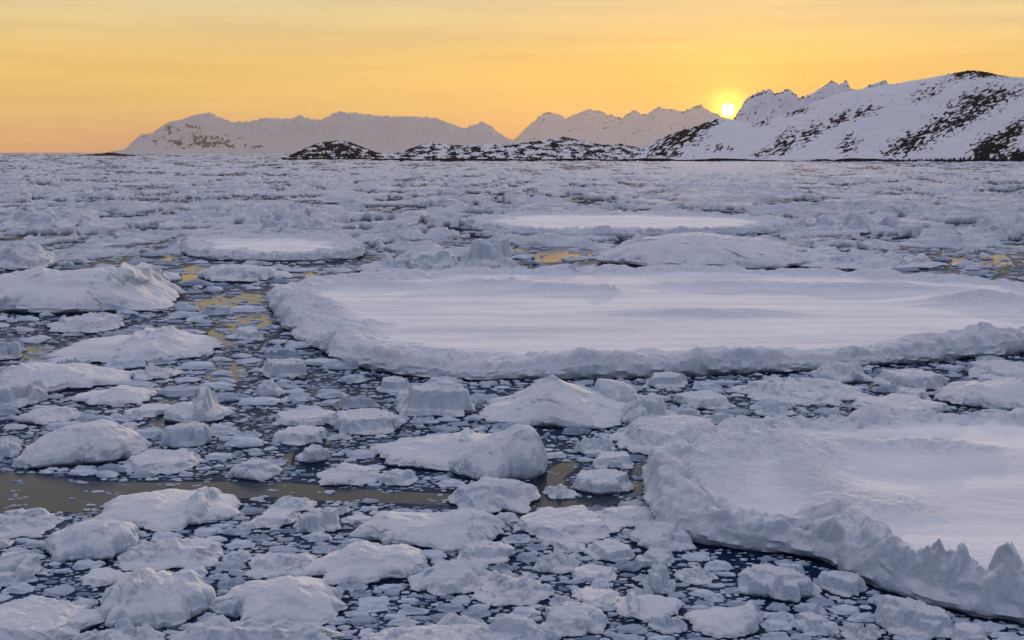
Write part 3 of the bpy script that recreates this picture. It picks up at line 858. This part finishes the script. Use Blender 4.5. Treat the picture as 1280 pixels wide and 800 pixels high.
for i, (r, x, y, X, Y, rw, asp) in enumerate(ind):
    st = ('plate', 'dome', 'plate', 'rubble', 'block')[i % 5]
    H = rw * {'plate': 0.26, 'dome': 0.42, 'rubble': 0.40, 'block': 0.45}[st] * random.uniform(0.8, 1.25)
    me, V = block_mesh('ice_chunk', rw * 2, rw * 2 * asp, H, 1000 + i * 3, st, None, 44, 13)
    point_attr(me, 'wet', np.full(V.size // 3, max(0.0, min(0.6, random.gauss(0.15, 0.25)))))
    link('ice_chunk', me, M_brash, pick_label(x, y, r, SHAPE[st]), 'ice chunk', 'small ice chunks in the brash', loc=(X, Y, 0))

# the rest as one mass of brash
vs, qs, off, wets = [], [], 0, []
nv = PROTO[0].shape[0] * 14
for (r, x, y, X, Y, rw, asp) in rest:
    v = PROTO[random.randrange(len(PROTO))].reshape(-1, 3)
    hs = random.uniform(0.6, 1.25) * (1.0 if r > 3 else 0.8)
    fl = random.choice((-1, 1))
    w = np.empty_like(v)
    w[:, 0] = X + v[:, 0] * rw * fl
    w[:, 1] = Y + v[:, 1] * rw * asp / 0.85 * 1.0
    wt = max(0.0, min(0.9, random.gauss(0.32, 0.33)))
    w[:, 2] = v[:, 2] * rw * hs * (1 - 0.55 * wt)
    wets.append(np.full(nv, wt))
    vs.append(w)
    qs.append((q_proto[:, ::-1] if fl < 0 else q_proto) + off)
    off += nv
me = make_mesh('brash_ice', np.concatenate(vs), quads=np.concatenate(qs))
point_attr(me, 'wet', np.concatenate(wets))
link('brash_ice', me, M_brash, 'field of small brash ice crumbs between the larger blocks', 'brash ice', kind='stuff')

# ------------------------------------------------------------------ pack ice out to the horizon
ry = 190.5 + 0.75 + np.concatenate([np.linspace(0, 1, 430) ** 1.35 * 160])
ry = ry[::-1]
Drow = CAM_H * FPX / (ry - HOR)
tcol = np.linspace(-0.62, 0.62, 1500)
DD, TT = np.meshgrid(Drow, tcol, indexing='ij')
PX, PY = DD * TT, DD * np.ones_like(TT)
qx, qy = 640 + FPX * TT, np.broadcast_to(ry[:, None], TT.shape)
wx = PX + 3 * fbm(PX / 8, PY / 8, 201, 3); wy = PY + 3 * fbm(PX / 8 + 50, PY / 8, 202, 3)
fa1, fa2, ida = worley(wx / 22, wy / 26, 211)
fb1, fb2, idb = worley(wx / 6.0, wy / 6.5, 221)
fc1, fc2, idc = worley(wx / 1.9, wy / 2.0, 231)
big = sstep(0.03, 0.09, fa2 - fa1) * (0.25 + 0.55 * ida)
mid = sstep(0.05, 0.14, fb2 - fb1) * (0.12 + 0.9 * idb ** 2)
sml = sstep(0.08, 0.2, fc2 - fc1) * (0.05 + 0.35 * idc)
sel = (ida > 0.55)
Z = np.where(sel, big + 0.15 * mid, mid)
Z = np.maximum(Z, sml - 0.02)
Z += 0.35 * np.clip(ridged(PX / 14, PY / 14, 241, 4), 0, 1) ** 2 + 0.9 * np.clip(ridged(PX / 60, PY / 60, 243, 4) - 0.35, 0, 1)
Z += 0.18 * fbm(PX / 1.5, PY / 1.5, 245, 3) * (Z > 0.1)
# lumps grow a little with distance (pressure ridges)
Z += 1.1 * np.clip(fbm(PX / 35, PY / 90, 247, 4) - 0.12, 0, 1) * sstep(200, 600, PY)
w1 = 1 - sstep(170, 330, PY); w3 = sstep(450, 1000, PY); w2 = 1 - w1 - w3
fv, fg = facet(wx / 4.5, wy / 5.0, 263, 0.8)
clus = sstep(-0.05, 0.25, fbm(PX / 30, PY / 45, 265, 3))
Z += 1.0 * clus * np.minimum(np.clip(fv, 0, 1.3), fg * 3.0)
opn = w1 * fbm(PX / 16, PY / 15, 251, 4) + w2 * fbm(PX / 26, PY / 40, 253, 4) + w3 * fbm(PX / 34, PY / 100, 255, 4)
big_o = fbm(PX / 120, PY / 120, 257, 3)
opf = w1 * fbm(PX / 6, PY / 13, 259, 3) + w2 * fbm(PX / 9, PY / 32, 261, 3) + w3 * fbm(PX / 17, PY / 85, 267, 3)
om = np.maximum(sstep(0.035, 0.11, opn + 0.22 * big_o - 0.05 + 0.03 * w3), sstep(0.13, 0.21, opf + 0.10 * big_o))
om = om * (1 - np.exp(-((TT - 0.175) / 0.05) ** 2) * sstep(230, 330, PY))
om = soften(om, 1, 1)
Z = Z * (1 - 0.97 * sstep(0.25, 0.85, om)) + 0.02
gap = sstep(0.35, 0.75, om)
crack = np.where(PY < 700, 1 - sstep(0.02, 0.07, Z), 0)
gap = np.maximum(gap, crack)
bits = (om > 0.5) & (idc > 0.55) & (sml > 0.08)
Z = np.where(bits, np.maximum(Z, sml * 0.9), Z); gap = np.where(bits, 0.15, gap)
jq = 14 * fbm(PX / 4, PY / 4, 261, 3)
hole = np.zeros(Z.shape)
for P in LEADS[3:]:
    hole = np.maximum(hole, in_poly(P, qx + jq, qy + 0.15 * jq).astype(float))
Z -= 1.6 * soften(hole, 2, 3) * np.maximum(Z, 0.3)
# loosen towards the near side, where separate pieces take over
near = sstep(292, 335, qy + 26 * fbm(PX / 9, PY / 9, 255, 3))
Z -= 1.5 * near * np.maximum(Z, 0.3)
fm = np.zeros(Z.shape)
for Q in FLOE_POLYS:
    fm = np.maximum(fm, in_poly(Q, PX, PY).astype(float))
Z -= 1.4 * soften(fm, 1, 2) * np.maximum(Z, 0.3)
Z = np.maximum(Z, -0.3)
nr_, nc_ = Z.shape
quads = grid_quads(nr_, nc_)
keep = (Z.ravel()[quads] > -0.05).any(1)
me = make_mesh('pack_ice', np.stack([PX, PY, Z], -1).reshape(-1, 3), quads=quads[keep])
point_attr(me, 'gap', gap)
link('pack_ice', me, M_pack, 'dense grey pack ice reaching back to the shore and horizon', 'pack ice', kind='stuff')

# ------------------------------------------------------------------ land
def mountain(name, label, trace, Dr, Ds, mat, seed, cols=420, rows=90, jag=1.2, rockf=None, relief=0.10, px_margin=0, prof_p=0.9, jag_l=6.0):
    T = np.array(trace, float)
    pxs = np.linspace(T[0, 0], T[-1, 0], cols)
    pys = np.interp(pxs, T[:, 0], T[:, 1])
    fade = np.clip(np.minimum(pxs - T[0, 0], T[-1, 0] - pxs) / 12.0, 0, 1)
    pys = pys - jag * fade * (fbm(pxs / jag_l, pxs * 0 + seed, seed, 4, 0.6) + 0.4 * ridged(pxs / (jag_l * 2.2), pxs * 0 + seed * 2.0, seed + 1, 3))
    Xr, Zr = at_depth(pxs, pys, Dr)
    Zr = np.maximum(Zr, 0.5)
    v = np.concatenate([np.linspace(0, 1, rows), 1 + np.linspace(0, 1, 24)[1:] ** 1.2 * 0.8])
    Ycol = Ds + (Dr - Ds) * v
    t = Xr / Dr
    X = t[None, :] * Ycol[:, None]; Y = np.broadcast_to(Ycol[:, None], X.shape)
    sc_ = (Dr - Ds)
    f = np.where(v <= 1, np.clip(v, 0, 1) ** prof_p, np.clip(1 - (v - 1) / 0.8, 0, 1) ** 1.3)
    Z = Zr[None, :] * f[:, None]
    env = (np.clip(v, 0, 1) * np.clip(1 - v, 0, 1) * 4)[:, None]
    n = ridged(X / (sc_ * 0.35), Y / (sc_ * 0.45), seed + 3, 5) - 0.3
    Z = Z + relief * Zr[None, :] * n * env
    Z = np.where(v[:, None] > 0.02, np.maximum(Z, 0.0), -1.0)
    Zmax = Zr[None, :] * Y / Dr                                     # keep the ridge the skyline
    Z = np.where(v[:, None] < 1, np.minimum(Z, Zmax * 0.995 + CAM_H * (1 - Y / Dr) * 0), Z)
    qx, qy = project(X, Y, Z)
    rock = rockf(X, Y, Z, qx, qy, v) if rockf else np.zeros_like(Z)
    me = make_mesh(name, np.stack([X, Y, Z], -1).reshape(-1, 3), quads=grid_quads(len(v), cols))
    point_attr(me, 'rock', rock.reshape(-1))
    return link(name, me, mat, label, name.replace('_', ' '), kind='structure')


M_head = mountain_material('headland_snow_rock', scale=0.05)
M_low = mountain_material('skerry_snow_rock', scale=0.09)
M_far = mountain_material('far_snow_rock', scale=0.003, snow=(0.60, 0.57, 0.56), rock=(0.06, 0.05, 0.05))

BL = [(1216, 91, 50, 7, 0, .75), (1190, 100, 50, 8, -.2, .35), (1225, 128, 55, 20, -.35, .62), (1195, 150, 60, 16, -.35, .6), (1140, 178, 48, 16, -.4, .62), (1262, 118, 40, 8, -.2, .5), (1265, 165, 50, 12, -.5, .7),
      (1240, 185, 40, 18, -.4, .72), (1276, 195, 26, 12, 0, .8), (1048, 150, 30, 10, -.5, .54), (1015, 165, 28, 12, -.7, .55), (980, 178, 24, 14, -.8, .58), (1080, 140, 25, 10, -.4, .5), (1060, 180, 20, 16, -.8, .48), (1160, 118, 30, 9, -.3, .48),
      (850, 172, 38, 15, -.25, .70), (880, 158, 24, 8, -.45, .7), (830, 188, 30, 12, 0, .62), (900, 185, 25, 6, 0, .48), (1000, 138, 22, 7, -.3, .54), (945, 150, 22, 8, .2, .52), (960, 190, 30, 8, -.3, .48)]


def rock_head(X, Y, Z, qx, qy, v):
    den = np.full(Z.shape, 0.09)
    for cx, cy, rx, ry, a, amp in BL:
        dx, dy = qx - cx, qy - cy
        u = (dx * math.cos(a) + dy * math.sin(a)) / rx; w = (-dx * math.sin(a) + dy * math.cos(a)) / ry
        den = np.maximum(den, amp * np.exp(-(u * u + w * w) * 0.9))
    a = -0.45
    u = (qx * math.cos(a) + qy * math.sin(a)); w = (-qx * math.sin(a) + qy * math.cos(a))
    n = 0.50 * fbm(u / 9, w / 2.4, 301, 5, 0.7) + 0.55 * ridged(u / 13, w / 3.4, 303, 4) - 0.22
    rk = np.clip(den * 1.05 + n * 1.05, 0, 1)
    shore = 1 - sstep(2.6, 4.4, Z + 1.6 * noise(X / 40, Y / 40, 305))
    return np.maximum(rk, np.where(v[:, None] <= 1, shore, 0))


def rock_low(amount, shore_h=3.2):
    def f(X, Y, Z, qx, qy, v):
        n = 0.75 * fbm(qx / 14, qy / 4, 311, 5, 0.62) + 0.35 * fbm(qx / 3.2, qy / 1.5, 313, 3)
        rk = np.clip(amount + n * 1.05, 0, 1)
        shore = 1 - sstep(shore_h * 0.6, shore_h * 1.3, Z + 0.8 * noise(X / 30, Y / 30, 315))
        return np.maximum(rk, np.where(v[:, None] <= 1, shore, 0))
    return f


def rock_far(amount, steep=0.5):
    def f(X, Y, Z, qx, qy, v):
        n = 0.6 * fbm(qx / 10 + qy / 7, qy / 7, 321, 5, 0.65) + 0.45 * fbm(qx / 3, qy / 3, 323, 3)
        return np.clip(amount + n * 1.2 + 0.25 * (v[:, None] > 0.93), 0, 0.9)
    return f


def rock_left(X, Y, Z, qx, qy, v):
    n = 0.7 * fbm(qx / 12, qy / 6, 331, 5, 0.65) + 0.45 * fbm(qx / 3.5, qy / 2.5, 333, 3)
    den = 0.12 + 0.45 * np.exp(-((qx - 255) / 75) ** 2 - ((qy - 178) / 9) ** 2) + 0.30 * np.exp(-((qx - 225) / 45) ** 2 - ((qy - 160) / 10) ** 2) + 0.16 * (v[:, None] > 0.9)
    return np.clip(den + n * 0.8, 0, 0.85)


mountain('mountain_range', 'long pale snowy range fading into haze on the left horizon',
         [(128, 191.5), (150, 188), (158, 186), (163, 180), (175, 169), (190, 167), (205, 156), (215, 152), (228, 150), (240, 145), (262, 141), (275, 147), (290, 153), (310, 152), (330, 148), (345, 148), (365, 149), (374, 144), (388, 149), (400, 151), (412, 145), (424, 139), (436, 142), (445, 141), (470, 145), (490, 146), (520, 146), (545, 148), (560, 154), (580, 161), (592, 157), (603, 152), (615, 159), (630, 171), (645, 177), (665, 182), (700, 190)],
         18000, 13500, M_far, 51, cols=900, rows=120, jag=2.6, rockf=rock_left, relief=0.45, jag_l=4.5)
mountain('distant_peaks', 'jagged orange hazed peaks left of the setting sun',
         [(610, 190), (640, 177), (650, 169), (665, 153), (680, 142), (695, 142), (708, 149), (716, 144), (738, 137), (755, 141), (768, 146), (778, 148), (792, 138), (806, 144), (822, 135), (836, 137), (855, 140), (862, 137), (875, 130), (885, 139), (895, 143), (920, 152), (960, 165), (1000, 185)],
         30000, 23000, M_far, 61, cols=800, rows=80, jag=4.0, rockf=rock_far(0.18), relief=0.2)
mountain('jagged_ridge', 'sharp snowy crags behind the headland right of the sun',
         [(880, 190), (904, 164), (917, 149), (925, 137), (933, 124), (945, 117), (962, 112), (970, 118), (985, 112), (992, 117), (1000, 123), (1010, 120), (1025, 112), (1034, 106), (1040, 101), (1050, 107), (1058, 101), (1064, 112), (1075, 115), (1085, 108), (1106, 101), (1112, 107), (1130, 116), (1160, 140)],
         3600, 2900, mountain_material('ridge_snow_rock', scale=0.02, rock=(0.05, 0.045, 0.05)), 71, cols=700, rows=100, jag=4.2, rockf=rock_far(0.22), relief=0.35, jag_l=3.5)
mountain('headland', 'steep snow covered headland streaked with black rock at right',
         [(752, 201), (775, 194), (800, 186), (815, 178), (830, 171), (850, 164), (870, 158), (890, 150), (905, 148), (925, 152), (945, 153), (965, 149), (985, 141), (1000, 137), (1020, 127), (1045, 118), (1062, 114), (1085, 110), (1110, 106), (1160, 98), (1185, 93), (1200, 90), (1215, 88), (1232, 90), (1245, 93), (1262, 96), (1280, 97), (1340, 100), (1420, 112), (1520, 130), (1620, 160)],
         2300, 1560, M_head, 81, cols=1500, rows=320, jag=1.3, rockf=rock_head, relief=0.15)
mountain('low_shore', 'low snowy shore with scattered dark rocks under the pale range',
         [(462, 200), (480, 194), (505, 189), (520, 183), (540, 178), (560, 181), (580, 182), (605, 180), (625, 181), (650, 179), (675, 176), (690, 173), (705, 171), (720, 174), (735, 178), (752, 181), (762, 181), (775, 180), (795, 184), (815, 189), (835, 195), (850, 201)],
         2050, 1660, M_low, 91, cols=560, rows=80, jag=1.4, rockf=rock_low(0.50), relief=0.2)
mountain('rocky_island', 'dark rocky islet streaked with snow, before the pale range',
         [(352, 197), (365, 193), (380, 186), (392, 181), (402, 178), (420, 176), (436, 177), (446, 181), (458, 186), (470, 190), (490, 196)],
         2300, 2000, M_low, 95, cols=240, rows=50, jag=1.2, rockf=rock_low(0.62), relief=0.2)
mountain('skerry', 'thin dark skerry lying low on the left horizon',
         [(95, 194.4), (112, 193), (128, 191.8), (134, 190.6), (142, 190.8), (150, 192), (168, 194), (172, 194.6)],
         4300, 4150, M_low, 97, cols=90, rows=14, jag=0.3, rockf=lambda X, Y, Z, qx, qy, v: np.full(Z.shape, 0.8), relief=0.1)

# ------------------------------------------------------------------ sun, sky, air
SUN_PX = (910, 137)
sx, sy, sz = ray(*SUN_PX)
sdir = np.array([sx, sy, sz], float); sdir /= np.linalg.norm(sdir)
Dsun = 65000.0
bpy.ops.mesh.primitive_uv_sphere_add(segments=48, ring_count=24, radius=Dsun * 7.5 / FPX, location=tuple(np.array([0, 0, CAM_H]) + sdir * Dsun))
so = bpy.context.object; so.name = 'sun'
so['label'] = 'glowing sun just clearing the mountain skyline'; so['category'] = 'sun'
sm = bpy.data.materials.new('sun_fire'); sm.use_nodes = True
nt = sm.node_tree; nt.nodes.clear()
em = nt.nodes.new('ShaderNodeEmission'); em.inputs[0].default_value = (1, 0.78, 0.38, 1); em.inputs[1].default_value = 12
oo = nt.nodes.new('ShaderNodeOutputMaterial'); nt.links.new(em.outputs[0], oo.inputs[0])
so.data.materials.append(sm)

az = math.atan2(sdir[0], sdir[1]); el = R(5.0)
sun = bpy.data.lights.new('sunlight', 'SUN'); sun.energy = 2.2; sun.angle = R(0.8); sun.color = (1, 0.70, 0.42)
slo = bpy.data.objects.new('sunlight', sun); col.objects.link(slo)
slo.rotation_euler = (R(90) - el, 0, math.pi - az)

w = bpy.data.worlds.new('World'); sc.world = w; w.use_nodes = True
nt = w.node_tree; L = nt.links.new
bg = nt.nodes['Background']
tc = nt.nodes.new('ShaderNodeTexCoord')
sep = nt.nodes.new('ShaderNodeSeparateXYZ'); L(tc.outputs['Generated'], sep.inputs[0])
warm = ramp(nt, [(0.0, (0.76, 0.345, 0.10)), (0.012, (0.84, 0.385, 0.085)), (0.035, (0.89, 0.505, 0.07)), (0.07, (0.86, 0.545, 0.13)), (0.10, (0.79, 0.59, 0.26)), (0.128, (0.72, 0.60, 0.35)), (0.16, (0.60, 0.53, 0.37)), (0.27, (0.60, 0.57, 0.53)), (0.5, (0.58, 0.58, 0.69)), (1.0, (0.44, 0.46, 0.62))])
cool = ramp(nt, [(0.0, (0.19, 0.185, 0.23)), (0.12, (0.225, 0.22, 0.30)), (0.3, (0.25, 0.25, 0.36)), (0.6, (0.34, 0.36, 0.50)), (1.0, (0.44, 0.46, 0.62))])
L(sep.outputs['Z'], warm.inputs[0]); L(sep.outputs['Z'], cool.inputs[0])
hv = nt.nodes.new('ShaderNodeCombineXYZ'); L(sep.outputs['X'], hv.inputs[0]); L(sep.outputs['Y'], hv.inputs[1])
hn = nt.nodes.new('ShaderNodeVectorMath'); hn.operation = 'NORMALIZE'; L(hv.outputs[0], hn.inputs[0])
dt = nt.nodes.new('ShaderNodeVectorMath'); dt.operation = 'DOT_PRODUCT'; L(hn.outputs[0], dt.inputs[0])
dt.inputs[1].default_value = (math.sin(az), math.cos(az), 0)
mr = nt.nodes.new('ShaderNodeMapRange'); mr.interpolation_type = 'SMOOTHSTEP'; mr.inputs['From Min'].default_value = -0.35; mr.inputs['From Max'].default_value = 0.85
L(dt.outputs['Value'], mr.inputs['Value'])
mx = nt.nodes.new('ShaderNodeMix'); mx.data_type = 'RGBA'
L(mr.outputs[0], mx.inputs['Factor']); L(cool.outputs[0], mx.inputs['A']); L(warm.outputs[0], mx.inputs['B'])
# physical sky, mixed in
sky = nt.nodes.new('ShaderNodeTexSky'); sky.sky_type = 'NISHITA'; sky.sun_disc = False
sky.sun_elevation = el; sky.sun_rotation = az; sky.dust_density = 2.0; sky.air_density = 1.0; sky.ozone_density = 1.5
skm = nt.nodes.new('ShaderNodeVectorMath'); skm.operation = 'SCALE'; skm.inputs['Scale'].default_value = 0.004
L(sky.outputs[0], skm.inputs[0])
ad = nt.nodes.new('ShaderNodeVectorMath'); ad.operation = 'ADD'; L(mx.outputs['Result'], ad.inputs[0]); L(skm.outputs[0], ad.inputs[1])
# aureole round the sun
ds = nt.nodes.new('ShaderNodeVectorMath'); ds.operation = 'DOT_PRODUCT'; L(tc.outputs['Generated'], ds.inputs[0]); ds.inputs[1].default_value = tuple(sdir)
acc = ad.outputs[0]
for pw, c in ((14000, (2.0, 1.15, 0.12)), (1300, (0.22, 0.14, 0.0)), (60, (0.10, -0.01, -0.06))):
    p = nt.nodes.new('ShaderNodeMath'); p.operation = 'POWER'; p.use_clamp = True
    L(ds.outputs['Value'], p.inputs[0]); p.inputs[1].default_value = pw
    s = nt.nodes.new('ShaderNodeVectorMath'); s.operation = 'SCALE'; s.inputs[0].default_value = c; L(p.outputs[0], s.inputs['Scale'])
    a = nt.nodes.new('ShaderNodeVectorMath'); a.operation = 'ADD'; L(acc, a.inputs[0]); L(s.outputs[0], a.inputs[1]); acc = a.outputs[0]
# faint bands of haze and thin cloud low in the sky
mpb = nt.nodes.new('ShaderNodeMapping'); mpb.inputs['Scale'].default_value = (2.0, 2.0, 38.0); L(tc.outputs['Generated'], mpb.inputs['Vector'])
nb = nt.nodes.new('ShaderNodeTexNoise'); nb.inputs['Scale'].default_value = 2.2; nb.inputs['Detail'].default_value = 4; L(mpb.outputs[0], nb.inputs['Vector'])
rb = ramp(nt, [(0.36, (0.93, 0.92, 0.95)), (0.62, (1.05, 1.05, 1.02))]); L(nb.outputs['Fac'], rb.inputs[0])
mb = nt.nodes.new('ShaderNodeVectorMath'); mb.operation = 'MULTIPLY'; L(acc, mb.inputs[0]); L(rb.outputs[0], mb.inputs[1]); acc = mb.outputs[0]
L(acc, bg.inputs[0]); bg.inputs[1].default_value = 1.0

HAZE = True
if HAZE:
    hx, hy0, hy1, hz0, hz1 = 26000, -800, 45000, -1.5, 1500
    v = [(-hx, hy0, hz0), (hx, hy0, hz0), (hx, hy1, hz0), (-hx, hy1, hz0), (-hx, hy0, hz1), (hx, hy0, hz1), (hx, hy1, hz1), (-hx, hy1, hz1)]
    me = make_mesh('haze', np.array(v, float), quads=[(0, 3, 2, 1), (4, 5, 6, 7), (0, 1, 5, 4), (1, 2, 6, 5), (2, 3, 7, 6), (3, 0, 4, 7)], smooth=False)
    hm = bpy.data.materials.new('haze_air'); hm.use_nodes = True
    nt = hm.node_tree; nt.nodes.clear()
    vo = nt.nodes.new('ShaderNodeVolumePrincipled'); vo.inputs['Color'].default_value = (1.0, 0.86, 0.66, 1)
    vo.inputs['Density'].default_value = 0.000014; vo.inputs['Anisotropy'].default_value = 0.3
    oo = nt.nodes.new('ShaderNodeOutputMaterial'); nt.links.new(vo.outputs[0], oo.inputs['Volume'])
    link('haze', me, hm, 'thin cold evening haze over the ice and mountains', 'haze', kind='stuff')

# ------------------------------------------------------------------ camera and render
cam = bpy.data.cameras.new('camera'); co = bpy.data.objects.new('camera', cam); col.objects.link(co)
cam.sensor_width = 36; cam.lens = 36 * FPX / 1280
cam.clip_start = 0.5; cam.clip_end = 200000
co.location = (0, 0, CAM_H); co.rotation_euler = (R(90) - PITCH, 0, 0)
sc.camera = co
sc.view_settings.view_transform = 'Standard'; sc.view_settings.look = 'None'
sc.view_settings.exposure = 0; sc.view_settings.gamma = 1; sc.view_settings.use_curve_mapping = False
sc.cycles.use_denoising = True
sc.cycles.max_bounces = 6; sc.cycles.volume_bounces = 1; sc.cycles.diffuse_bounces = 3; sc.cycles.glossy_bounces = 3
